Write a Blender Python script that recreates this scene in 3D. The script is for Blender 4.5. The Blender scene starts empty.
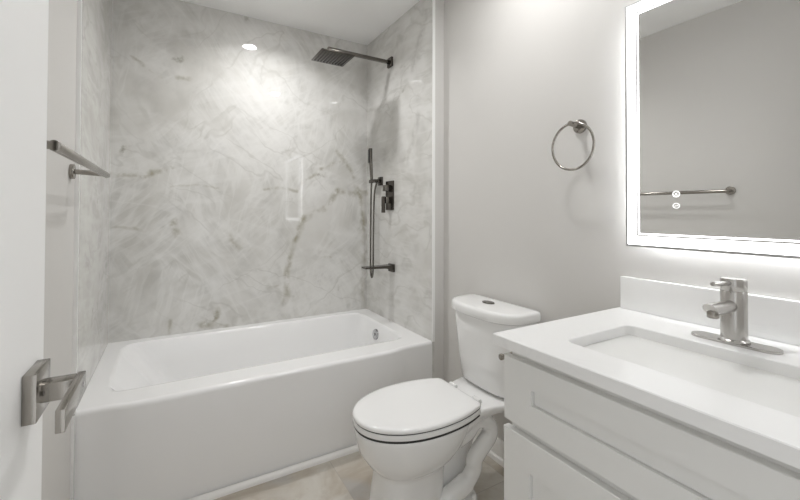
import bpy, bmesh, math, random
from mathutils import Vector, Matrix
random.seed(7)
S = bpy.context.scene
COL = S.collection

# ---------------------------------------------------------------- camera
F_PX, YAW, PITCH, ROLL, SHY = 390.8065, 0.528987, 0.013913, 0.002396, -42.937
cd = bpy.data.cameras.new('camera')
cam = bpy.data.objects.new('camera', cd); COL.objects.link(cam)
fw = Vector((math.sin(YAW)*math.cos(PITCH), math.cos(YAW)*math.cos(PITCH), math.sin(PITCH)))
rt = Vector((math.cos(YAW), -math.sin(YAW), 0)); up = rt.cross(fw)
r2 = rt*math.cos(ROLL)+up*math.sin(ROLL); u2 = up*math.cos(ROLL)-rt*math.sin(ROLL)
mw = Matrix((r2, u2, -fw)).transposed().to_4x4(); mw.translation = (-1.23706, -2.60213, 1.13382)
cam.matrix_world = mw
cd.sensor_width = 36; cd.lens = F_PX*36/800; cd.shift_y = SHY/800; cd.clip_start = .01
S.camera = cam

# ---------------------------------------------------------------- light and exposure
W = bpy.data.worlds.new('world'); S.world = W; W.use_nodes = True
W.node_tree.nodes['Background'].inputs[0].default_value = (.98, .99, 1, 1)
W.node_tree.nodes['Background'].inputs[1].default_value = .5
S.view_settings.view_transform = 'Standard'; S.view_settings.look = 'None'
S.view_settings.gamma = 1; S.view_settings.use_curve_mapping = False
S.view_settings.exposure = 1.07
S.cycles.max_bounces = 16; S.cycles.diffuse_bounces = 10; S.cycles.glossy_bounces = 6
CAN_STRENGTH = 26
CAN_WATTS = (2.95, 2.3)
LED_STRENGTH = 14
STRIP_STRENGTH = 2.4

# ---------------------------------------------------------------- helpers
def link(name, me, mat=None, parent=None, loc=None):
    o = bpy.data.objects.new(name, me); COL.objects.link(o)
    if mat is not None and me is not None: me.materials.append(mat)
    if parent: o.parent = parent
    if loc: o.location = loc
    return o
def fin(name, bm, mat, parent=None, loc=None, ang=35, smooth=True):
    bmesh.ops.recalc_face_normals(bm, faces=bm.faces)
    me = bpy.data.meshes.new(name); bm.to_mesh(me); bm.free()
    if smooth:
        me.shade_smooth(); me.set_sharp_from_angle(angle=math.radians(ang))
    return link(name, me, mat, parent, loc)
def empty(name, loc=(0,0,0)):
    o = bpy.data.objects.new(name, None); COL.objects.link(o); o.location = loc; o.empty_display_size = .05
    return o
def tag(o, label=None, cat=None, group=None, kind=None):
    if label: o['label'] = label
    if cat: o['category'] = cat
    if group: o['group'] = group
    if kind: o['kind'] = kind
    return o
def box(bm, a, b, bev=0, seg=2):
    a, b = Vector(a), Vector(b)
    r = bmesh.ops.create_cube(bm, size=1)
    vs = r['verts']
    for v in vs: v.co = Vector(((a[i]+b[i])/2 + v.co[i]*(b[i]-a[i]) for i in range(3)))
    if bev:
        es = list({e for v in vs for e in v.link_edges})
        bmesh.ops.bevel(bm, geom=es, offset=bev, segments=seg, affect='EDGES', profile=.5)
def cyl(bm, p0, p1, r0, r1=None, n=32, bev=0, cap=True):
    p0, p1 = Vector(p0), Vector(p1); r1 = r0 if r1 is None else r1
    d = p1-p0; L = d.length; q = d.to_track_quat('Z', 'Y')
    prof = [(r0, 0), (r1, L)]
    if bev: prof = [(r0-bev, 0), (r0-bev*.3, bev*.3), (r0, bev), (r1, L-bev), (r1-bev*.3, L-bev*.3), (r1-bev, L)]
    rings = []
    for r, z in prof:
        rings.append([bm.verts.new(p0+q@Vector((r*math.cos(2*math.pi*i/n), r*math.sin(2*math.pi*i/n), z))) for i in range(n)])
    loft(bm, rings, cap, cap)
def loft(bm, rings, cap0=True, cap1=True):
    n = len(rings[0])
    for a, b in zip(rings, rings[1:]):
        for i in range(n):
            bm.faces.new((a[i], a[(i+1) % n], b[(i+1) % n], b[i]))
    if cap0: bm.faces.new(rings[0][::-1])
    if cap1: bm.faces.new(rings[-1])
def vring(bm, pts): return [bm.verts.new(p) for p in pts]
def tube(bm, pts, r, n=16, closed=False, cap=True):
    pts = [Vector(p) for p in pts]; rings = []; m = len(pts)
    rr = r if isinstance(r, (list, tuple)) else [r]*m
    t0 = None; up = None
    for i, p in enumerate(pts):
        if closed: t = (pts[(i+1) % m]-pts[i-1]).normalized()
        else: t = (pts[min(i+1, m-1)]-pts[max(i-1, 0)]).normalized()
        if up is None:
            up = t.orthogonal().normalized()
        else:
            up = (up - t*up.dot(t)).normalized()
        s = t.cross(up)
        rings.append([bm.verts.new(p+rr[i]*(up*math.cos(2*math.pi*k/n)+s*math.sin(2*math.pi*k/n))) for k in range(n)])
    if closed:
        rings.append(rings[0]); loft(bm, rings, False, False)
    else: loft(bm, rings, cap, cap)
def spline(pts, k=8):
    P = [Vector(p) for p in pts]; out = []
    for i in range(len(P)-1):
        p0 = P[max(i-1, 0)]; p1 = P[i]; p2 = P[i+1]; p3 = P[min(i+2, len(P)-1)]
        for j in range(k):
            t = j/k
            out.append(.5*((2*p1)+(p2-p0)*t+(2*p0-5*p1+4*p2-p3)*t*t+(3*p1-p0-3*p2+p3)*t**3))
    out.append(P[-1]); return out
def rrect(x0, x1, y0, y1, r, z, k=6):
    """rounded rectangle, counter clockwise"""
    pts = []
    for cx, cy, a in ((x1-r, y1-r, 0), (x0+r, y1-r, 90), (x0+r, y0+r, 180), (x1-r, y0+r, 270)):
        for i in range(k+1):
            t = math.radians(a+90*i/k); pts.append((cx+r*math.cos(t), cy+r*math.sin(t), z))
    return pts
def egg(xf, xb, xm, hw, nf, nb, z, yc=0, N=72):
    """outline in plan: front tip xf, back xb, widest hw at xm"""
    pts = []
    for i in range(N):
        t = 2*math.pi*i/N; c, s = math.cos(t), math.sin(t)
        n, a = (nf, xm-xf) if c > 0 else (nb, xb-xm)
        pts.append((xm-a*math.copysign(abs(c)**(2/n), c), yc+hw*math.copysign(abs(s)**(2/n), s), z))
    return pts

# ---------------------------------------------------------------- materials
def mat(name, col, rough=.5, metal=0, spec=.5, coat=0):
    m = bpy.data.materials.new(name); m.use_nodes = True
    b = m.node_tree.nodes['Principled BSDF']
    b.inputs['Base Color'].default_value = (*col, 1); b.inputs['Roughness'].default_value = rough
    b.inputs['Metallic'].default_value = metal; b.inputs['Specular IOR Level'].default_value = spec
    b.inputs['Coat Weight'].default_value = coat; b.inputs['Coat Roughness'].default_value = .03
    return m
class NT:
    def __init__(s, m): s.t = m.node_tree; s.b = s.t.nodes['Principled BSDF']
    def n(s, typ, **kw):
        x = s.t.nodes.new(typ)
        for k, v in kw.items():
            if k.startswith('i_'):
                k = k[2:]; k = int(k) if k.isdigit() else k
                if isinstance(v, bpy.types.NodeSocket): s.t.links.new(v, x.inputs[k])
                else: x.inputs[k].default_value = v
            else: setattr(x, k, v)
        return x
    def l(s, a, b): s.t.links.new(a, b)
    def math(s, op, a, b=None, c=None, clamp=False):
        kw = {'i_0': a}
        if b is not None: kw['i_1'] = b
        if c is not None: kw['i_2'] = c
        x = s.n('ShaderNodeMath', operation=op, **kw); x.use_clamp = clamp; return x.outputs[0]
    def vmath(s, op, a, b=None):
        kw = {'i_0': a}
        if b is not None: kw['i_1'] = b
        x = s.n('ShaderNodeVectorMath', operation=op, **kw); return x
    def noise(s, vec, scale, detail=4, rough=.5, dist=0):
        return s.n('ShaderNodeTexNoise', i_Vector=vec, i_Scale=scale, i_Detail=detail, i_Roughness=rough, i_Distortion=dist)
    def ramp(s, f, lo, hi, a=0., b=1.):
        return s.n('ShaderNodeMapRange', i_0=f, i_1=lo, i_2=hi, i_3=a, i_4=b, interpolation_type='SMOOTHSTEP').outputs[0]
    def mix(s, f, a, b):
        x = s.n('ShaderNodeMix', data_type='RGBA')
        for i, v in ((0, f), (6, a), (7, b)):
            if isinstance(v, bpy.types.NodeSocket): s.l(v, x.inputs[i])
            else: x.inputs[i].default_value = v if i == 0 else (*v, 1)
        return x.outputs[2]
    def bump(s, h, strength, dist=.002):
        x = s.n('ShaderNodeBump', i_Height=h, i_Strength=strength, i_Distance=dist); s.l(x.outputs[0], s.b.inputs['Normal'])

def wall_paint(name, col, bump=.12, scale=260):
    m = mat(name, col, .55, spec=.3); t = NT(m)
    g = t.n('ShaderNodeNewGeometry').outputs['Position']
    n = t.noise(g, scale, 3); t.bump(n.outputs[0], bump, .001)
    n2 = t.noise(g, 1.3, 3)
    t.l(t.mix(t.ramp(n2.outputs[0], .3, .7), [c*.985 for c in col], [min(1, c*1.015) for c in col]), t.b.inputs['Base Color'])
    return m
M_WALL = wall_paint('greige_wall_paint', (.655, .642, .622))
M_CEIL = wall_paint('white_textured_ceiling', (.92, .92, .915), .5, 95)
M_TRIM = mat('white_trim_paint', (.84, .83, .81), .35)
M_DOOR = wall_paint('white_door_paint', (.93, .93, .925), .05, 400)
M_ACRYLIC = mat('white_acrylic', (.87, .87, .87), .12, coat=.3)
M_PORC = mat('white_porcelain', (.88, .88, .875), .06, coat=.4)
M_SEAT = mat('white_plastic_seat', (.89, .89, .885), .12)
M_CAB = mat('light_grey_cabinet_paint', (.79, .79, .775), .35)
M_SINK = mat('white_vitreous_sink', (.76, .76, .76), .1, coat=.3)
M_GAP_SHADE = mat('painted_gap_shade', (.03, .03, .03), .6)  # near-black colour standing in for shade in the toilet seat gaps
M_EDGE = mat('white_edge_profile', (.88, .88, .87), .3)
M_RUBBER = mat('black_rubber', (.02, .02, .02), .5)
def metal(name, col, rough, brush=None): return mat(name, col, rough, 1)
M_NICKEL = metal('brushed_nickel', (.52, .505, .485), .25, (900, 900, 25))
M_NICKEL_DARK = metal('satin_nickel_dark', (.36, .34, .31), .2)
M_GUN = metal('gunmetal_finish', (.11, .10, .09), .22)
M_GUN_L = metal('polished_gunmetal', (.18, .168, .152), .15)
M_CHROME = metal('chrome', (.50, .50, .51), .08)
M_ALU = metal('mirror_aluminium_edge', (.50, .50, .50), .4)
M_MIRROR = mat('mirror_silvering', (.94, .945, .94), .0, 1)
def emis(name, col, st, base=(.8, .8, .8)):
    m = mat(name, base, .4); b = m.node_tree.nodes['Principled BSDF']
    b.inputs['Emission Color'].default_value = (*col, 1); b.inputs['Emission Strength'].default_value = st
    return m
M_CAN = emis('lit_led_lens', (1, .995, .99), CAN_STRENGTH)
M_LED = emis('lit_led_strip', (.95, .975, 1), LED_STRENGTH)
M_STRIP = emis('lit_frosted_border', (.96, .98, 1), STRIP_STRENGTH, (.35, .35, .35))
M_ICON = emis('lit_touch_icon', (1, 1, 1), .6)

def quartz():
    m = mat('white_quartz', (.86, .86, .855), .32, coat=0); t = NT(m)
    g = t.n('ShaderNodeNewGeometry').outputs['Position']
    n = t.noise(g, 4, 6, .6, 1.2)
    r = t.math('ABSOLUTE', t.math('SUBTRACT', n.outputs[0], .5))
    k = t.math('MULTIPLY', t.ramp(r, 0, .03, 1, 0), t.ramp(t.noise(g, 2.2).outputs[0], .5, .7))
    t.l(t.mix(t.math('MULTIPLY', k, .25), (.87, .87, .865), (.68, .68, .69)), t.b.inputs['Base Color'])
    return m
M_QUARTZ = quartz()

def marble():
    m = mat('polished_veined_marble', (.6, .6, .58), .008, spec=.5); t = NT(m)
    g = t.n('ShaderNodeNewGeometry').outputs['Position']
    warp = t.noise(g, 1.7, 4, .55); w2 = t.noise(g, 6, 3, .5)
    wv = t.vmath('SUBTRACT', warp.outputs[1], (.5, .5, .5)).outputs[0]
    ww = t.vmath('SUBTRACT', w2.outputs[1], (.5, .5, .5)).outputs[0]
    def warped(a, b):
        s1 = t.n('ShaderNodeVectorMath', operation='SCALE', i_0=wv, i_Scale=a).outputs[0]
        s2 = t.n('ShaderNodeVectorMath', operation='SCALE', i_0=ww, i_Scale=b).outputs[0]
        return t.vmath('ADD', t.vmath('ADD', g, s1).outputs[0], s2).outputs[0]
    p = warped(.35, .05)
    cloud = t.noise(p, 1.9, 5, .55).outputs[0]
    fine = t.noise(p, 5, 6, .6).outputs[0]
    col = t.mix(t.ramp(cloud, .32, .68), (.54, .530, .50), (.65, .641, .617))
    col = t.mix(t.math('MULTIPLY', t.ramp(fine, .44, .68), .55), col, (.45, .445, .425))
    # pale fibrous streaks crossing in several directions
    masks = [t.ramp(t.noise(t.vmath('ADD', g, (k*3.1, k*1.7, k*2.3)).outputs[0], 2.4, 2).outputs[0], .44, .58) for k in range(4)]
    def fibres(axis, ang, scale, width, seed, amt, colr, a=.10, b=.012):
        nonlocal col
        rt_ = t.n('ShaderNodeVectorRotate', rotation_type='EULER_XYZ', i_Vector=warped(a, b), i_Rotation=(ang if axis == 'x' else 0, ang if axis == 'y' else ang*.8, 0)).outputs[0]
        q = t.n('ShaderNodeMapping', i_Vector=rt_, i_Scale=scale, i_Location=(seed, seed*.7, -seed))
        n = t.noise(q.outputs[0], 1, 3, .5, .15).outputs[0]
        r = t.math('ABSOLUTE', t.math('SUBTRACT', n, .5))
        line = t.ramp(r, 0, width, 1, 0)
        col = t.mix(t.math('MULTIPLY', t.math('MULTIPLY', line, masks[seed % 4]), amt*.8), col, colr)
    W_ = (.745, .74, .722)
    for k, (an, sc, wd, am) in enumerate(((.9, 9, .08, .50), (-.75, 8, .08, .50), (.3, 9, .08, .44), (-1.25, 8, .08, .46), (1.35, 14, .05, .46), (-.25, 8, .08, .40), (.6, 17, .05, .38), (-1.0, 18, .05, .38))):
        fibres('y', an, (1.5, 1.5, sc), wd, k*3+k//3, am, W_)
        if k < 4: fibres('x', an, (1.5, 1.5, sc), wd, k*3+1, am*.6, W_)
    fibres('y', .8, (1.1, 1.1, 4), .018, 19, .40, (.43, .42, .385), .3, .05)
    fibres('y', -.6, (1.2, 1.2, 5), .018, 22, .40, (.43, .42, .39), .3, .05)
    # a few thin dark specks
    q = t.noise(warped(.1, .03), 7, 5, .6).outputs[0]
    sp = t.math('MULTIPLY', t.ramp(q, .64, .74), t.ramp(t.noise(g, 3.1, 2).outputs[0], .52, .62))
    col = t.mix(t.math('MULTIPLY', sp, .7), col, (.25, .235, .19))
    # the long olive-brown veins of the back slab and a few on the right slab
    pv = warped(.06, .09)
    vnoise = t.noise(g, 14, 4, .6).outputs[0]
    def vein(a, b, wd, amt, colr=(.27, .245, .17)):
        nonlocal col
        a, b = Vector(a), Vector(b); d = b-a; L = d.length; d.normalize()
        rel = t.vmath('SUBTRACT', pv, tuple(a)).outputs[0]
        dot = t.vmath('DOT_PRODUCT', rel, tuple(d)).outputs[1]
        cl = t.n('ShaderNodeClamp', i_0=dot, i_1=0., i_2=L).outputs[0]
        pr = t.n('ShaderNodeVectorMath', operation='SCALE', i_0=tuple(d), i_Scale=cl).outputs[0]
        ds = t.vmath('DISTANCE', rel, pr).outputs[1]
        k = t.math('MULTIPLY', t.ramp(ds, 0, wd*2.2, 1, 0), t.ramp(vnoise, .37, .60))
        col = t.mix(t.math('MULTIPLY', k, min(.8, amt*1.1)), col, colr)
    for v in VEINS: vein(*v)
    t.l(col, t.b.inputs['Base Color'])
    return m
# (start, end, width, strength)
VEINS = []
def vpath(pts, wd, amt, *c):
    for p, q in zip(pts, pts[1:]): VEINS.append(((p[0], 0, p[1]), (q[0], 0, q[1]), wd, amt, *c))
vpath([(-.01, 1.26), (-.22, 1.27), (-.31, 1.18), (-.47, 1.08), (-.52, .95), (-.54, .84), (-.58, .72), (-.58, .54)], .016, .55)
vpath([(-.25, 1.57), (-.20, 1.53), (-.11, 1.39), (-.04, 1.24), (-.02, 1.03)], .014, .55)
vpath([(-.44, 1.35), (-.34, 1.41), (-.22, 1.49)], .009, .5)
vpath([(-.73, 1.27), (-.62, 1.29), (-.51, 1.28)], .008, .5)
vpath([(-1.52, 1.33), (-1.46, 1.34), (-1.38, 1.34), (-1.33, 1.36), (-1.24, 1.37)], .010, .65)
vpath([(-1.22, 1.07), (-1.20, .99)], .014, .65); vpath([(-1.07, .46), (-1.01, .50), (-1.0, .53)], .016, .8); vpath([(-1.03, .46), (-.94, .44)], .012, .6)
vpath([(-1.24, 1.27), (-.98, 1.28)], .006, .4); vpath([(-1.24, .50), (-1.24, .44)], .010, .6); vpath([(-.89, .67), (-.64, .66)], .006, .35)
vpath([(-1.31, 1.04), (-1.30, 1.01)], .009, .6); vpath([(-.92, .99), (-.88, .93)], .014, .4); vpath([(-.39, .84), (-.28, .83)], .007, .4)
vpath([(-1.52, 1.04), (-1.37, 1.03)], .006, .35); vpath([(-1.44, 1.98), (-1.34, 1.92), (-1.30, 1.89)], .007, .5); vpath([(-1.21, 1.92), (-1.17, 1.92)], .012, .5)
vpath([(-.03, .45), (-.02, 1.1)], .014, .35)
for a_, b_ in (((0, -.45, 2.2), (0, -.20, 1.85)), ((0, -.78, 2.25), (0, -.62, 2.0)), ((0, -.70, 1.7), (0, -.55, 1.45))): VEINS.append((a_, b_, .02, .4, (.36, .35, .33)))
M_MARBLE = marble()

def floor_mat():
    m = mat('stone_look_floor_tile', (.5, .45, .4), .28, spec=.4); t = NT(m)
    g = t.n('ShaderNodeNewGeometry').outputs['Position']
    mp = t.n('ShaderNodeMapping', i_Vector=g, i_Location=(.605, .165, 0))
    br = t.n('ShaderNodeTexBrick', i_Vector=mp.outputs[0], i_Color1=(0, 0, 0, 1), i_Color2=(1, 1, 1, 1), i_Mortar=(.5, .5, .5, 1),
             i_Scale=1., **{'i_Mortar Size': .0016, 'i_Mortar Smooth': .1, 'i_Bias': 0., 'i_Brick Width': .61, 'i_Row Height': .61})
    br.offset = 0; br.squash = 1
    shift = t.n('ShaderNodeVectorMath', operation='SCALE', i_0=br.outputs[0], i_Scale=7.3).outputs[0]
    p = t.vmath('ADD', g, shift).outputs[0]
    q = t.n('ShaderNodeMapping', i_Vector=p, i_Scale=(1.6, 3.2, 1)).outputs[0]
    a = t.noise(q, 1.6, 6, .6, .6).outputs[0]; b = t.noise(p, 9, 6, .65, .4).outputs[0]
    c = t.noise(p, 2.4, 3).outputs[0]
    col = t.mix(t.ramp(a, .36, .64), (.60, .575, .525), (.44, .385, .315))
    col = t.mix(t.math('MULTIPLY', t.ramp(c, .48, .62), .7), col, (.43, .425, .42))
    col = t.mix(t.math('MULTIPLY', t.ramp(b, .5, .7), .4), col, (.40, .35, .29))
    col = t.mix(br.outputs[1], col, (.42, .39, .35))
    t.l(col, t.b.inputs['Base Color'])
    t.bump(t.math('SUBTRACT', 1., br.outputs[1]), .3, .001)
    return m
M_FLOOR = floor_mat()

# ---------------------------------------------------------------- room shell
L = 1.524; H = 2.368; XW = .075; YF = -.841; YEND = -2.72
def struct(name, mtl, *boxes, bev=0):
    bm = bmesh.new()
    for a, b in boxes: box(bm, a, b, bev)
    o = fin(name, bm, mtl, smooth=bool(bev)); o['kind'] = 'structure'; return o
struct('floor', M_FLOOR, ((-1.75, -2.9, -.1), (.3, .2, 0)))
struct('ceiling', M_CEIL, ((-1.75, -2.9, H), (.3, .2, H+.1)))
struct('wall_back', M_MARBLE, ((-1.75, 0, 0), (.3, .15, H)))
struct('wall_left', M_WALL, ((-1.75, YEND, 0), (-1.536, 0, H)), ((-1.536, YEND, 0), (-1.53, YF-.004, H)))
struct('wall_right', M_WALL, ((XW, YEND, 0), (.3, 0, H)), ((.012, YF, 0), (XW, 0, H)))
struct('wall_panel_left', M_MARBLE, ((-1.536, YF, .0), (-L, 0, H)))
struct('wall_panel_right', M_MARBLE, ((0, YF, .0), (.012, 0, H)))
DX0, DX1, DZ = -1.40, -.66, 2.05
struct('wall_front', M_WALL, ((-1.75, -2.84, 0), (DX0, YEND, H)), ((DX1, -2.84, 0), (.3, YEND, H)), ((DX0, -2.84, DZ), (DX1, YEND, H)))
# slim white profiles closing the slabs' front edges
struct('trim_1', M_EDGE, ((-1.536, YF-.008, .43), (-1.518, YF, H-.001)))
struct('trim_2', M_EDGE, ((-.004, YF-.006, .43), (.012, YF, H-.001)))
# base of the tub, baseboard and door casing
def quarter(name, p0, p1, out, r, mtl):
    """quarter round moulding from p0 to p1, bulging towards out"""
    bm = bmesh.new(); p0, p1, out = Vector(p0), Vector(p1), Vector(out)
    prof = [Vector((0, 0, 0))]+[out*(r*math.cos(a))+Vector((0, 0, r*math.sin(a))) for a in [math.radians(90*i/6) for i in range(7)]]
    loft(bm, [vring(bm, [p+q for q in prof]) for p in (p0, p1)])
    o = fin(name, bm, mtl); o['kind'] = 'structure'; return o
quarter('trim_3', (-L, -.868, 0), (.0, -.868, 0), (0, -1, 0), .021, M_TRIM)
def baseboard(name, p0, p1, out):
    bm = bmesh.new(); p0, p1, out = Vector(p0), Vector(p1), Vector(out)
    prof = [(0, 0), (.027, 0), (.027, .012), (.023, .020), (.014, .024), (.014, .075), (.010, .088), (.006, .095), (0, .095)]
    loft(bm, [vring(bm, [p+out*a+Vector((0, 0, b)) for a, b in prof]) for p in (p0, p1)])
    o = fin(name, bm, M_TRIM); o['kind'] = 'structure'; return o
baseboard('baseboard_right', (XW, YF-.001, 0), (XW, -1.862, 0), (-1, 0, 0))
baseboard('baseboard_left', (-1.53, -2.70, 0), (-1.53, -.872, 0), (1, 0, 0))
struct('trim_4', M_TRIM, ((DX1, YEND, 0), (DX1+.07, YEND+.014, DZ+.07)), ((DX0-.07, YEND, DZ), (DX1, YEND+.014, DZ+.07)), ((DX0-.07, YEND, 0), (DX0-.006, YEND+.014, DZ)), bev=.003)

# ---------------------------------------------------------------- door
door = empty('door_1', (-1.392, -2.695, 0)); door['kind'] = 'structure'
def put(root, name, bm, m, **k):
    """bm is in world coordinates; keep it there under its root"""
    bmesh.ops.translate(bm, verts=bm.verts, vec=-root.matrix_world.translation if root.parent is None else (0, 0, 0))
    return fin(name, bm, m, root, **k)
def world_of(o):
    v = Vector(o.location)
    while o.parent: o = o.parent; v += o.location
    return v
def put(root, name, bm, m, **k):
    bmesh.ops.translate(bm, verts=bm.verts, vec=-world_of(root))
    return fin(name, bm, m, root, **k)
DFX = -1.375
bm = bmesh.new(); box(bm, (DFX-.035, -2.695, .012), (DFX, -1.945, 2.035), .002); put(door, 'door_leaf', bm, M_DOOR)
bm = bmesh.new(); box(bm, (DFX, -2.031, .902), (DFX+.0125, -1.974, .9555), .0008); ros = put(door, 'rosette', bm, M_NICKEL_DARK)
bm = bmesh.new(); cyl(bm, (DFX+.0125, -2.004, .928), (DFX+.016, -2.004, .928), .0105, bev=.001); put(ros, 'collar', bm, M_GUN)
bm = bmesh.new()
box(bm, (DFX+.012, -2.014, .917), (-1.334, -1.992, .938), .0008)
box(bm, (-1.334, -2.099, .9155), (-1.326, -1.989, .9385), .0008)
lev = put(door, 'lever', bm, M_NICKEL_DARK)
bm = bmesh.new(); cyl(bm, (-1.328, -2.003, .927), (-1.3258, -2.003, .927), .0035, bev=.0004); put(lev, 'privacy_pin', bm, M_CHROME)
for hz in (.25, 1.05, 1.80):
    bm = bmesh.new(); cyl(bm, (DFX+.004, -2.700, hz-.045), (DFX+.004, -2.700, hz+.045), .006, n=16); put(door, 'hinge', bm, M_NICKEL_DARK)

# ---------------------------------------------------------------- bathtub
tub = empty('bathtub', (-.762, -.42, 0))
tag(tub, 'long white alcove bathtub with a smooth apron beneath the marble walls', 'bathtub')
x0, x1, HT = -L+.0004, -.0004, .43
def bow(x):
    e = .10; d = .02
    f = min(1, max(0, (x-(-1.45))/e)); g = min(1, max(0, (-.16-x)/e))
    f, g = f*f*(3-2*f), g*g*(3-2*g)
    return .841-.002 + d*min(f, g)
def outer(z, inset=0):
    """outline of the tub; inset only rounds the free front edge, the other sides meet the walls"""
    pts = []; n = 40; y1 = -.0004
    for i in range(n+1):
        x = x0+(x1-x0)*i/n
        pts.append((x, -(bow(x)-inset), z))
    yb = -(bow(x1)-inset)
    for i in range(1, 8): pts.append((x1, yb+(y1-yb)*i/8, z))
    for i in range(n+1): pts.append((x1-(x1-x0)*i/n, y1, z))
    for i in range(1, 8): pts.append((x0, y1-(y1-yb)*i/8, z))
    return pts
def inner(xa, xb, ya, yb, r, z, flat=0):
    """sampled along the same directions as outer(), so the deck joins up"""
    n = 40; pts = []
    def corner(px, py):
        cx = min(max(px, xa+r), xb-r); cy = min(max(py, ya+r), yb-r)
        v = Vector((px-cx, py-cy))
        if v.length > r: v = v.normalized()*r
        return (cx+v.x, cy+v.y, z)
    for i in range(n+1): pts.append(corner(xa+(xb-xa)*i/n, ya))
    for i in range(1, 8): pts.append(corner(xb, ya+(yb-ya)*i/8))
    for i in range(n+1): pts.append(corner(xb-(xb-xa)*i/n, yb))
    for i in range(1, 8): pts.append(corner(xa, yb-(yb-ya)*i/8))
    return pts
bm = bmesh.new(); R = []
R.append(outer(0)); R.append(outer(.20)); R.append(outer(HT-.02)); R.append(outer(HT-.012, .001)); R.append(outer(HT-.004, .005)); R.append(outer(HT, .013)); R.append(outer(HT, .022))
R.append(inner(-1.460, -.080, -.723, -.058, .07, HT))
R.append(inner(-1.452, -.088, -.715, -.066, .07, HT)); R.append(inner(-1.447, -.092, -.711, -.070, .07, HT-.004))
R.append(inner(-1.440, -.097, -.706, -.075, .07, HT-.014))
R.append(inner(-1.36, -.110, -.690, -.092, .08, HT-.12))
R.append(inner(-1.27, -.125, -.672, -.110, .09, HT-.24))
R.append(inner(-1.22, -.14, -.655, -.127, .10, HT-.30)); R.append(inner(-1.17, -.17, -.625, -.155, .10, HT-.335)); R.append(inner(-1.10, -.23, -.56, -.22, .10, HT-.345))
loft(bm, [vring(bm, r) for r in R], True, True)
put(tub, 'tub_shell', bm, M_ACRYLIC, ang=50)
bm = bmesh.new()
c = Vector((-.1065, -.365, .357)); nrm = Vector((-1, 0, .12)).normalized()
cyl(bm, c-nrm*.006, c+nrm*.008, .034, .032, bev=.003); ov = put(tub, 'overflow_plate', bm, M_CHROME)
bm = bmesh.new(); cyl(bm, c+nrm*.008, c+nrm*.016, .008, bev=.001); put(ov, 'overflow_knob', bm, M_CHROME)
bm = bmesh.new(); cyl(bm, (-.27, -.39, .0855), (-.27, -.39, .091), .032, bev=.002); put(tub, 'drain', bm, M_CHROME)

struct('trim_5', M_ACRYLIC, ((-1.53, -.860, 0), (-1.5205, YF-.006, .424)))
# ---------------------------------------------------------------- shower fittings on the right slab
sh = empty('rain_shower_head', (0, -.364, 2.118))
tag(sh, 'square gunmetal rain shower head on a straight arm high on the marble', 'shower head')
bm = bmesh.new(); box(bm, (-.014, -.394, 2.088), (0, -.334, 2.148), .001); put(sh, 'wall_flange', bm, M_GUN)
bm = bmesh.new(); box(bm, (-.435, -.376, 2.109), (-.014, -.352, 2.127), .0012)
cyl(bm, (-.412, -.364, 2.072), (-.412, -.364, 2.112), .011, n=20); put(sh, 'shower_arm', bm, M_GUN_L)
HX, HY, HZ = -.405, -.372, 2.062
bm = bmesh.new(); box(bm, (HX-.102, HY-.098, HZ), (HX+.102, HY+.098, HZ+.007), .0012); cyl(bm, (-.412, -.364, HZ+.007), (-.412, -.364, HZ+.022), .022, n=24)
hd = put(sh, 'head_plate', bm, M_GUN)
bm = bmesh.new()
for i in range(10):
    for j in range(10):
        cyl(bm, (HX-.085+.0189*i, HY-.081+.018*j, HZ-.002), (HX-.085+.0189*i, HY-.081+.018*j, HZ+.001), .0042, .0052, n=8)
put(hd, 'nozzles', bm, M_RUBBER)

hs = empty('hand_shower', (0, -.175, 1.34))
tag(hs, 'slim gunmetal hand shower stick with looping hose in its wall bracket', 'hand shower')
bm = bmesh.new(); box(bm, (-.012, -.258, 1.318), (0, -.200, 1.376), .001); box(bm, (-.040, -.242, 1.336), (-.012, -.216, 1.360), .001)
box(bm, (-.058, -.242, 1.337), (-.034, -.155, 1.359), .002); put(hs, 'wall_bracket', bm, M_GUN)
bm = bmesh.new()
tube(bm, [(-.047, -.178, 1.335), (-.047, -.178, 1.375), (-.050, -.178, 1.42), (-.056, -.178, 1.50), (-.056, -.178, 1.575)], [.009, .010, .011, .0125, .0125], 20)
wd = put(hs, 'wand', bm, M_GUN_L)
bm = bmesh.new(); box(bm, (-.0705, -.186, 1.475), (-.066, -.170, 1.568), .001); put(wd, 'spray_face', bm, M_RUBBER)
bm = bmesh.new()
tube(bm, spline([(-.047, -.178, 1.345), (-.048, -.172, 1.25), (-.049, -.170, 1.0), (-.050, -.171, .80), (-.050, -.178, .715), (-.050, -.192, .690), (-.050, -.206, .715), (-.050, -.212, .80), (-.049, -.213, 1.0), (-.045, -.216, 1.25), (-.034, -.229, 1.335)], 6), .0062, 12)
put(hs, 'hose', bm, M_GUN_L)

va = empty('shower_valve', (0, -.36, 1.245))
tag(va, 'rectangular gunmetal shower valve plate with square knob and lever', 'shower valve')
bm = bmesh.new(); box(bm, (-.010, -.412, 1.150), (0, -.312, 1.340), .002); put(va, 'valve_plate', bm, M_GUN)
bm = bmesh.new(); box(bm, (-.048, -.384, 1.272), (-.010, -.340, 1.312), .002); put(va, 'diverter_knob', bm, M_GUN_L)
bm = bmesh.new(); box(bm, (-.046, -.386, 1.192), (-.010, -.338, 1.236), .002); put(va, 'valve_knob', bm, M_GUN_L)
bm = bmesh.new(); box(bm, (-.060, -.378, 1.132), (-.046, -.346, 1.238), .002); put(va, 'valve_lever', bm, M_GUN)

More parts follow.
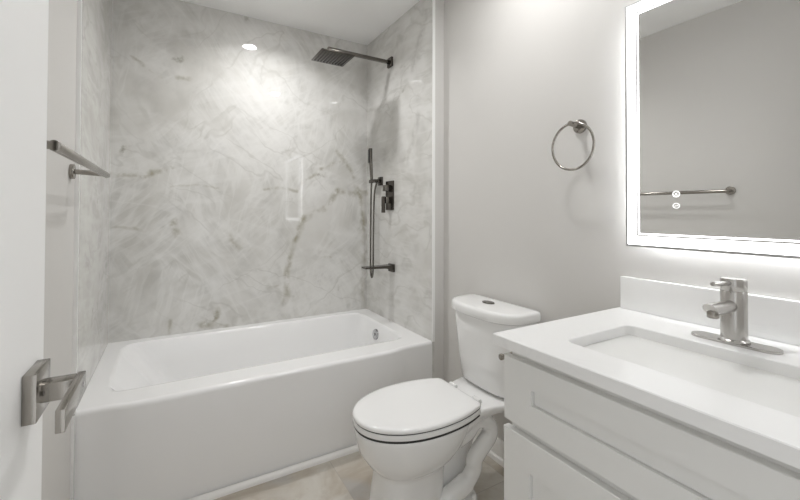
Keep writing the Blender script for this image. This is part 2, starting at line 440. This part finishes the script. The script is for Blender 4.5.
sp = empty('tub_spout', (0, -.39, .785))
tag(sp, 'flat gunmetal waterfall tub spout low on the right marble slab', 'tub spout')
bm = bmesh.new(); box(bm, (-.012, -.425, .752), (0, -.355, .802), .001); put(sp, 'wall_flange', bm, M_GUN)
bm = bmesh.new()
loft(bm, [vring(bm, [(x, y, z) for y, z in ((-.42, zb), (-.36, zb), (-.36, zt), (-.42, zt))]) for x, zb, zt in ((-.012, .765, .798), (-.06, .778, .796), (-.205, .784, .794))])
put(sp, 'spout_blade', bm, M_GUN)

# ---------------------------------------------------------------- towel bar
tb = empty('towel_bar', (-1.53, -1.26, 1.274))
tag(tb, 'brushed nickel towel bar on the left wall beside the open door', 'towel bar')
BX = -1.4345
for y in (-.925, -1.598):
    bm = bmesh.new(); cyl(bm, (-1.53, y, 1.268), (-1.518, y, 1.268), .025, bev=.001); rs = put(tb, 'rosette', bm, M_NICKEL_DARK)
    bm = bmesh.new(); cyl(bm, (-1.518, y, 1.268), (BX-.005, y, 1.264), .0085, n=20); put(tb, 'post', bm, M_NICKEL_DARK)
bm = bmesh.new(); cyl(bm, (BX, -1.615, 1.262), (BX, -.905, 1.262), .0105, bev=.001); put(tb, 'bar', bm, M_NICKEL_DARK)

# ---------------------------------------------------------------- towel ring
tr = empty('towel_ring', (XW, -1.695, 1.455))
tag(tr, 'round brushed nickel towel ring on the wall above the toilet', 'towel ring')
bm = bmesh.new(); cyl(bm, (XW, -1.690, 1.455), (XW-.012, -1.690, 1.455), .0255, bev=.001); put(tr, 'rosette', bm, M_NICKEL_DARK)
bm = bmesh.new(); cyl(bm, (XW-.012, -1.690, 1.455), (.000, -1.698, 1.457), .0095, n=24, bev=.001); put(tr, 'post', bm, M_NICKEL_DARK)
bm = bmesh.new()
tube(bm, [(.010, -1.700+.084*math.sin(a), 1.374+.084*math.cos(a)) for a in [2*math.pi*i/64 for i in range(64)]], .0045, 14, closed=True)
put(tr, 'ring', bm, M_NICKEL_DARK)

# ---------------------------------------------------------------- toilet
TY = -1.335
to = empty('toilet', (-.3, TY, 0))
tag(to, 'white two-piece toilet with closed lid between tub and vanity', 'toilet')
bm = bmesh.new()
bowl = [(0, -.602, -.325, -.46, .110, 3.4), (.06, -.597, -.325, -.46, .107, 3.4), (.13, -.588, -.32, -.455, .103, 3.2), (.185, -.583, -.315, -.45, .102, 3.0),
        (.200, -.585, -.310, -.45, .106, 2.7), (.210, -.600, -.30, -.448, .117, 2.4), (.235, -.624, -.28, -.44, .138, 2.2), (.275, -.649, -.25, -.43, .158, 2.1),
        (.32, -.663, -.225, -.42, .170, 2.1), (.345, -.667, -.21, -.42, .172, 2.1), (.359, -.669, -.205, -.42, .173, 2.1), (.366, -.666, -.207, -.42, .170, 2.1), (.3685, -.655, -.22, -.42, .160, 2.1)]
loft(bm, [vring(bm, egg(xf, xb, xm, hw, nf, 2.4, z, TY)) for z, xf, xb, xm, hw, nf in bowl])
# deck behind the seat that carries the tank
secs = [(-.37, .150, .30), (-.30, .150, .305), (-.25, .139, .318), (-.20, .131, .328), (-.15, .134, .335), (-.11, .146, .340), (-.06, .155, .343), (.0, .157, .345), (.045, .155, .345)]
def dsec(x, hw, zb):
    zt = .381 if x > -.27 else .370
    r = .010
    pts = [(x, TY+s*(hw-o), z) for s, o, z in ((1, .025, zb), (1, .006, zb+.012), (1, 0, zt-r), (1, r*.35, zt-r*.3), (1, r, zt), (-1, r, zt), (-1, r*.35, zt-r*.3), (-1, 0, zt-r), (-1, .006, zb+.012), (-1, .025, zb))]
    return pts
sm = []
for a, b in zip(secs, secs[1:]):
    for k in range(4):
        t = k/4; sm.append(tuple(a[i]+(b[i]-a[i])*t for i in range(3)))
sm.append(secs[-1])
loft(bm, [vring(bm, dsec(*s)) for s in sm])
# narrow spine and foot behind the pedestal
loft(bm, [vring(bm, egg(-.40, xb, -.30, hw, 4, 4, z, TY)) for z, xb, hw in ((0, -.185, .118), (.030, -.185, .116), (.040, -.19, .108), (.048, -.19, .05), (.2, -.16, .042), (.34, -.06, .06))])
put(to, 'bowl', bm, M_PORC, ang=60)
for s in (-1, 1):
    o = .088 if s < 0 else .088
    pts = [(-.37, .075, .045), (-.315, .092, .075), (-.255, .100, .105), (-.222, .103, .145), (-.214, .103, .185), (-.175, .103, .220), (-.138, .100, .250), (-.132, .095, .283), (-.160, .090, .312), (-.205, .085, .312), (-.235, .080, .280), (-.27, .06, .25)]
    bm = bmesh.new(); tube(bm, spline([(x, TY+s*y*.93, z) for x, y, z in pts], 6), [.036]*13+[.0315]*54, 20)
    put(to, 'trapway', bm, M_PORC, ang=80)
    bm = bmesh.new()
    for k in range(1): 
        loft(bm, [vring(bm, [(-.222+r*math.cos(a), TY+s*.098+r*math.sin(a), z) for a in [2*math.pi*i/20 for i in range(20)]]) for r, z in ((.011, .030), (.011, .040), (.009, .047), (.004, .050))])
    put(to, 'bolt_cap', bm, M_SEAT)
def seat_outline(z, ins, g=0, N=40):
    """elongated seat: half ellipse in front, tapering back cut off square with rounded corners"""
    xm, hw, xf, xb, ab = -.415, .176-g-ins, -.672+g+ins, -.210-ins, .305
    half = []
    for i in range(N+1):                       # front tip to widest
        a = math.pi/2*i/N; half.append((xm-(xm-xf)*math.cos(a)**.95, hw*math.sin(a)**.95))
    rc = .022
    xe = xb-rc
    for i in range(1, 17):
        x = xm+(xe-xm)*i/16; half.append((x, hw*math.sqrt(1-((x-xm)/ab)**2)))
    ye = half[-1][1]
    for i in range(1, 7):
        a = math.pi/2*i/6; half.append((xe+rc*math.sin(a), ye-rc*.5*math.sin(a)*.3-rc*(1-math.cos(a))))
    return [(x, TY+y, z) for x, y in half]+[(x, TY-y, z) for x, y in half[::-1][:-1]]
def slab_egg(bm, z0, z1, g, r=.006, dome=0, rt=None):
    rt = rt or r; rs = []
    for z, ins in ((z0, r), (z0+r*.3, r*.3), (z0+r, 0), (z1-rt, 0), (z1-rt*.6, rt*.12), (z1-rt*.25, rt*.45), (z1, rt*1.2)):
        rs.append(vring(bm, seat_outline(z, ins, g)))
    if dome: rs.append(vring(bm, seat_outline(z1+dome*.7, .03, g))); rs.append(vring(bm, seat_outline(z1+dome, .08, g)))
    loft(bm, rs)
bm = bmesh.new(); slab_egg(bm, .3725, .3915, 0, .003); put(to, 'seat', bm, M_SEAT)
bm = bmesh.new(); slab_egg(bm, .3965, .4125, -.001, .002, .0025, .009); put(to, 'seat_lid', bm, M_SEAT, ang=50)
bm = bmesh.new(); slab_egg(bm, .364, .400, .0035, .0005); put(to, 'seat_gap_shade', bm, M_GAP_SHADE)  # added dark filler, paints the shade lines under seat and lid
for s in (-1, 1):
    bm = bmesh.new(); cyl(bm, (-.186, TY+s*.075-.02, .392), (-.186, TY+s*.075+.02, .392), .010, n=20, bev=.002); put(to, 'hinge', bm, M_SEAT)
# tank
bm = bmesh.new()
rs = []
def tank_ring(z, hw, xf, ins=0): return egg(xf+ins, .046-ins, -.005, hw-ins, 3.0, 9, z, TY+.006)
for z, hw, xf, ins in ((.383, .152, -.085, .02), (.388, .163, -.100, .006), (.398, .167, -.106, 0), (.50, .178, -.119, 0), (.62, .190, -.130, 0), (.690, .196, -.135, 0), (.695, .196, -.135, .004)):
    rs.append(vring(bm, tank_ring(z, hw, xf, ins)))
loft(bm, rs); put(to, 'tank', bm, M_PORC, ang=50)
bm = bmesh.new(); rs = []
for z, ins in ((.697, .004), (.700, 0), (.716, -.001), (.728, .0), (.734, .003), (.7375, .009), (.739, .02)):
    rs.append(vring(bm, egg(-.150+ins, .055-ins, -.015, .207-ins, 2.8, 9, z, TY+.007)))
loft(bm, rs); lid = put(to, 'tank_lid', bm, M_PORC, ang=50)
bm = bmesh.new()
for s in (1, -1):
    pts = [(-.035+.021*math.cos(a), TY+.008*0+s*(.0006+.031*abs(math.sin(a))), 0) for a in [math.pi*i/16 for i in range(17)]]
    rr = []
    for z, k in ((.737, 1), (.7425, 1), (.7435, .95)):
        rr.append(vring(bm, [(-.035+(p[0]+.035)*k, TY+.02+(p[1]-TY)*k, z) for p in pts]))
    loft(bm, rr)
put(lid, 'flush_button', bm, M_GUN_L)
bm = bmesh.new(); tube(bm, spline([(.070, -1.13, .16), (.03, -1.13, .165), (.02, -1.15, .22), (.01, -1.19, .30), (.0, -1.21, .386)], 6), .005, 10)
sl = put(to, 'supply_hose', bm, M_NICKEL)

# ---------------------------------------------------------------- vanity
VY0, VY1, CT = -1.834, -2.545, .8175
va_ = empty('vanity_cabinet', (-.2, -2.19, 0))
tag(va_, 'light grey shaker vanity cabinet with wide drawer front over doors', 'vanity cabinet')
DY0, DY1 = -1.857, -2.523
bm = bmesh.new()
box(bm, (-.467, DY1-.004, .08), (XW-.001, DY0-.009, CT-.0275), .001); box(bm, (-.40, DY1-.004, .0), (XW-.001, DY0-.009, .08)); put(va_, 'cabinet_body', bm, M_CAB)
def shaker(name, y0, y1, z0, z1, sw, rw_t, rw_b):
    bm = bmesh.new(); X0, X1, XR = -.487, -.468, -.478
    # frame with a recessed panel, one skin
    o = [(y0, z0), (y1, z0), (y1, z1), (y0, z1)]; i = [(y0-sw, z0+rw_b), (y1+sw, z0+rw_b), (y1+sw, z1-rw_t), (y0-sw, z1-rw_t)]
    e = .0012; q = .0018; gy = (q, -q, -q, q); gz = (q, q, -q, -q)
    oi = [(y0-e, z0+e), (y1+e, z0+e), (y1+e, z1-e), (y0-e, z1-e)]
    rings = [[(X1, y, z) for y, z in o], [(X0+e, y, z) for y, z in o], [(X0, y, z) for y, z in oi], [(X0, y, z) for y, z in i], [(XR+.003, y, z) for y, z in i], [(XR+.003, y-g, z+h) for (y, z), g, h in zip(i, gy, gz)], [(XR, y-g, z+h) for (y, z), g, h in zip(i, gy, gz)]]
    loft(bm, [vring(bm, r) for r in rings]); return put(va_, name, bm, M_CAB, ang=20)
dr = shaker('drawer_front', DY0, DY1, .604, .766, .088, .060, .065)
shaker('door', DY0+.002, -2.1885, .100, .583, .084, .078, .083); shaker('door', -2.1915, DY1, .100, .583, .084, .078, .083)

top = empty('countertop', (-.2, -2.19, CT))
tag(top, 'white quartz vanity top with rectangular sink cut-out and backsplash', 'countertop')
bm = bmesh.new(); SX0, SX1, SY0, SY1 = -.392, -.116, -2.405, -1.968
K = 6
def counter_ring(x0, x1, y0, y1, r, z): return rrect(x0, x1, y0, y1, r, z, K)
zt, zb = CT, CT-.0275
rings = [counter_ring(SX0, SX1, SY0, SY1, .022, zb), counter_ring(SX0, SX1, SY0, SY1, .022, zt-.002), counter_ring(SX0-.002, SX1+.002, SY0-.002, SY1+.002, .024, zt),
         counter_ring(-.503, XW-.0015, VY1+.002, VY0-.002, .002, zt), counter_ring(-.505, XW-.001, VY1, VY0, .002, zt-.002), counter_ring(-.505, XW-.001, VY1, VY0, .002, zb)]
rv = [vring(bm, r) for r in rings]; rv.append(rv[0]); loft(bm, rv, False, False)
put(top, 'slab', bm, M_QUARTZ, ang=30)
bm = bmesh.new(); box(bm, (.055, VY1, CT+.0003), (XW-.001, -1.846, .923), .0015); put(top, 'backsplash', bm, M_QUARTZ)

sk = empty('undermount_sink', (-.25, -2.19, .68))
tag(sk, 'white rectangular undermount sink set into the quartz top', 'sink')
bm = bmesh.new(); ZS = zb-.0008
rings = [rrect(SX0-.02, SX1+.02, SY0-.02, SY1+.02, .03, ZS, K), rrect(SX0-.004, SX1+.004, SY0-.004, SY1+.008, .010, ZS, K), rrect(SX0-.003, SX1+.003, SY0-.003, SY1+.007, .009, ZS-.004, K),
         rrect(SX0+.014, SX1-.004, SY0+.105, SY1-.105, .006, ZS-.105, K), rrect(SX0+.022, SX1-.012, SY0+.112, SY1-.112, .008, ZS-.117, K), rrect(SX0+.05, SX1-.04, SY0+.125, SY1-.125, .03, ZS-.124, K),
         rrect(SX0+.11, SX1-.10, SY0+.16, SY1-.16, .03, ZS-.128, K),
         rrect(SX0+.11, SX1-.10, SY0+.16, SY1-.16, .03, ZS-.138, K), rrect(SX0+.004, SX1+.006, SY0+.08, SY1-.08, .02, ZS-.128, K), rrect(SX0-.012, SX1+.012, SY0-.012, SY1+.012, .03, ZS-.012, K), rrect(SX0-.02, SX1+.02, SY0-.02, SY1+.02, .03, ZS-.006, K)]
rv = [vring(bm, r) for r in rings]; loft(bm, rv[:7], False, True); loft(bm, rv[7:], True, False)
rv2 = [rv[10], rv[0]]; loft(bm, rv2, False, False)
put(sk, 'basin', bm, M_SINK, ang=28)
bm = bmesh.new(); cyl(bm, (-.246, -2.19, ZS-.129), (-.246, -2.19, ZS-.125), .021, bev=.001); put(sk, 'drain', bm, M_CHROME)

fa = empty('faucet', (-.05, -2.187, CT))
tag(fa, 'brushed nickel single-lever faucet on an oval deck plate behind the sink', 'faucet')
FX, FY = -.050, -2.187
bm = bmesh.new(); rr = []
for z, ins in ((CT+.0002, 0), (CT+.0045, 0), (CT+.006, .0012)):
    rr.append(vring(bm, rrect(FX-.026+ins, FX+.026-ins, FY-.089+ins, FY+.089-ins, .026-ins-.0001, z, 12)))
loft(bm, rr); put(fa, 'deck_plate', bm, M_NICKEL)
bm = bmesh.new()
prof = [(.031, .006), (.031, .009), (.0285, .012), (.0262, .0135), (.0262, .1265), (.0255, .1275)]
loft(bm, [vring(bm, [(FX+r*math.cos(a), FY+r*math.sin(a), CT+z) for a in [2*math.pi*i/48 for i in range(48)]]) for r, z in prof]); put(fa, 'body', bm, M_NICKEL)
bm = bmesh.new()
prof = [(.0242, .1270), (.0242, .1290), (.0255, .1290), (.0262, .1300), (.0262, .1570), (.0255, .1583), (.0235, .1588)]
loft(bm, [vring(bm, [(FX+r*math.cos(a), FY+r*math.sin(a), CT+z) for a in [2*math.pi*i/48 for i in range(48)]]) for r, z in prof]); cap = put(fa, 'lever_cap', bm, M_NICKEL)
bm = bmesh.new(); cyl(bm, (FX-.020, FY, CT+.1475), (FX-.112, FY, CT+.1535), .0056, .0050, n=20, bev=.001); put(cap, 'lever', bm, M_NICKEL)
bm = bmesh.new()
# spout: round bar leaving the body, tip cut at a slant
n = 28; r = .0150; rings = []
for x, zc, tilt in ((FX-.015, .092, 0), (FX-.06, .0935, 0), (FX-.095, .0945, 0), (FX-.123, .0955, .9)):
    rings.append(vring(bm, [(x-tilt*(r*math.sin(a)), FY+r*math.cos(a), CT+zc+r*math.sin(a)) for a in [2*math.pi*i/n for i in range(n)]]))
loft(bm, rings); spt = put(fa, 'spout', bm, M_NICKEL)
bm = bmesh.new(); cyl(bm, (FX-.110, FY, CT+.0765), (FX-.110, FY, CT+.092), .0118, n=24, bev=.001); ae = put(spt, 'aerator', bm, M_NICKEL_DARK)
bm = bmesh.new(); cyl(bm, (FX-.110, FY, CT+.0758), (FX-.110, FY, CT+.077), .0095, n=20); put(spt, 'aerator_screen', bm, M_RUBBER)

# ---------------------------------------------------------------- toilet paper holder on the vanity's side
ph = empty('toilet_paper_holder', (-.43, -1.8655, .75))
tag(ph, 'small nickel toilet paper holder peeking out from the vanity side', 'toilet paper holder')
bm = bmesh.new(); cyl(bm, (-.35, -1.8662, .742), (-.35, -1.857, .742), .02, bev=.001); put(ph, 'rosette', bm, M_NICKEL_DARK)
bm = bmesh.new(); tube(bm, spline([(-.35, -1.857, .742), (-.35, -1.830, .742), (-.356, -1.821, .742), (-.372, -1.820, .742), (-.40, -1.820, .742)], 4), .006, 14); put(ph, 'post', bm, M_NICKEL_DARK)
bm = bmesh.new(); cyl(bm, (-.36, -1.820, .742), (-.455, -1.820, .742), .0066, n=18, bev=.001); cyl(bm, (-.455, -1.820, .742), (-.463, -1.820, .742), .0085, n=20, bev=.001); put(ph, 'bar', bm, M_NICKEL_DARK)

# ---------------------------------------------------------------- lit mirror
MY0, MY1, MZ0, MZ1, MX = -1.874, -2.520, 1.0265, 1.8105, .040
mi = empty('lighted_mirror', (XW, -2.197, 1.42))
tag(mi, 'rectangular wall mirror with glowing frosted border over the vanity', 'mirror')
def frame_bm(y0, y1, z0, z1, w, xa, xb):
    bm = bmesh.new()
    o = [(y0, z0), (y1, z0), (y1, z1), (y0, z1)]; i = [(y0-w, z0+w), (y1+w, z0+w), (y1+w, z1-w), (y0-w, z1-w)]
    rg = [[(xb, y, z) for y, z in o], [(xa, y, z) for y, z in o], [(xa, y, z) for y, z in i], [(xb, y, z) for y, z in i]]
    rv = [vring(bm, r) for r in rg]; rv.append(rv[0]); loft(bm, rv, False, False); return bm
bm = bmesh.new(); box(bm, (MX+.0012, MY1, MZ0), (MX+.010, MY0, MZ1)); put(mi, 'back_plate', bm, M_ALU, smooth=False)
e = .0065
bm = bmesh.new(); box(bm, (MX, MY1+e, MZ0+e), (MX+.0012, MY0-e, MZ1-e)); gl = put(mi, 'glass', bm, M_MIRROR, smooth=False)
put(mi, 'frosted_border', frame_bm(MY0-e-.0005, MY1+e+.0005, MZ0+e+.0005, MZ1-e-.0005, .0275, MX-.0004, MX+.0006), M_STRIP, smooth=False)
put(mi, 'frosted_line', frame_bm(MY0-.0395, MY1+.0395, MZ0+.0395, MZ1-.0395, .0045, MX-.0004, MX+.0006), M_STRIP, smooth=False)
bm = bmesh.new(); box(bm, (MX+.010, MY1+.05, MZ0+.05), (XW, MY0-.05, MZ1-.05)); hsg = put(mi, 'housing', bm, M_ALU, smooth=False)
put(mi, 'backlight', frame_bm(MY0-.042, MY1+.042, MZ0+.042, MZ1-.042, .008, MX+.0125, MX+.0225), M_LED, smooth=False)
def circ(cy, cz, ry, rz, n=28): return [(MX-.0006, cy+ry*math.cos(2*math.pi*i/n), cz+rz*math.sin(2*math.pi*i/n)) for i in range(n)]
bm = bmesh.new(); IY = -2.022
tube(bm, circ(IY, 1.190, .0088, .0088), .0009, 8, True)
cyl(bm, (MX-.0008, IY, 1.190), (MX, IY, 1.190), .0024, n=16)
for k in range(8):
    a = 2*math.pi*k/8; tube(bm, [(MX-.0006, IY+.0045*math.cos(a), 1.190+.0045*math.sin(a)), (MX-.0006, IY+.0062*math.cos(a), 1.190+.0062*math.sin(a))], .0006, 6)
put(mi, 'light_button', bm, M_ICON)
bm = bmesh.new(); tube(bm, circ(IY, 1.1555, .0085, .0072), .0008, 8, True)
tube(bm, spline([(MX-.0006, IY+.0045, 1.1535), (MX-.0006, IY+.001, 1.1555), (MX-.0006, IY-.002, 1.155), (MX-.0006, IY-.005, 1.158)], 5), .0007, 6)
put(mi, 'defogger_button', bm, M_ICON)

# ---------------------------------------------------------------- recessed ceiling lights
def can(x, y, label, watts, spread):
    c = empty('recessed_light', (x, y, H)); tag(c, label, 'ceiling light')
    bm = bmesh.new(); rr = []
    for r, z in ((.049, H-.001), (.049, H-.006), (.055, H-.008), (.072, H-.005), (.074, H), (.049, H)):
        rr.append(vring(bm, [(x+r*math.cos(a), y+r*math.sin(a), z) for a in [2*math.pi*i/40 for i in range(40)]]))
    loft(bm, rr, False, False); put(c, 'trim_ring', bm, M_TRIM)
    bm = bmesh.new(); cyl(bm, (x, y, H-.0045), (x, y, H-.0005), .048, n=40); put(c, 'lens', bm, M_CAN, smooth=False)
    la = bpy.data.lights.new('downlight_beam', 'AREA'); la.shape = 'DISK'; la.size = .094; la.energy = watts; la.spread = math.radians(spread); la.color = (1, .995, .99)
    lo = bpy.data.objects.new('downlight_beam', la); COL.objects.link(lo); lo.parent = c; lo.location = (0, 0, -.0065)
can(-.745, -.46, 'round white recessed ceiling light above the bathtub', CAN_WATTS[0], 140)
can(-.32, -1.54, 'round white recessed ceiling light over the floor before the toilet', CAN_WATTS[1], 168)
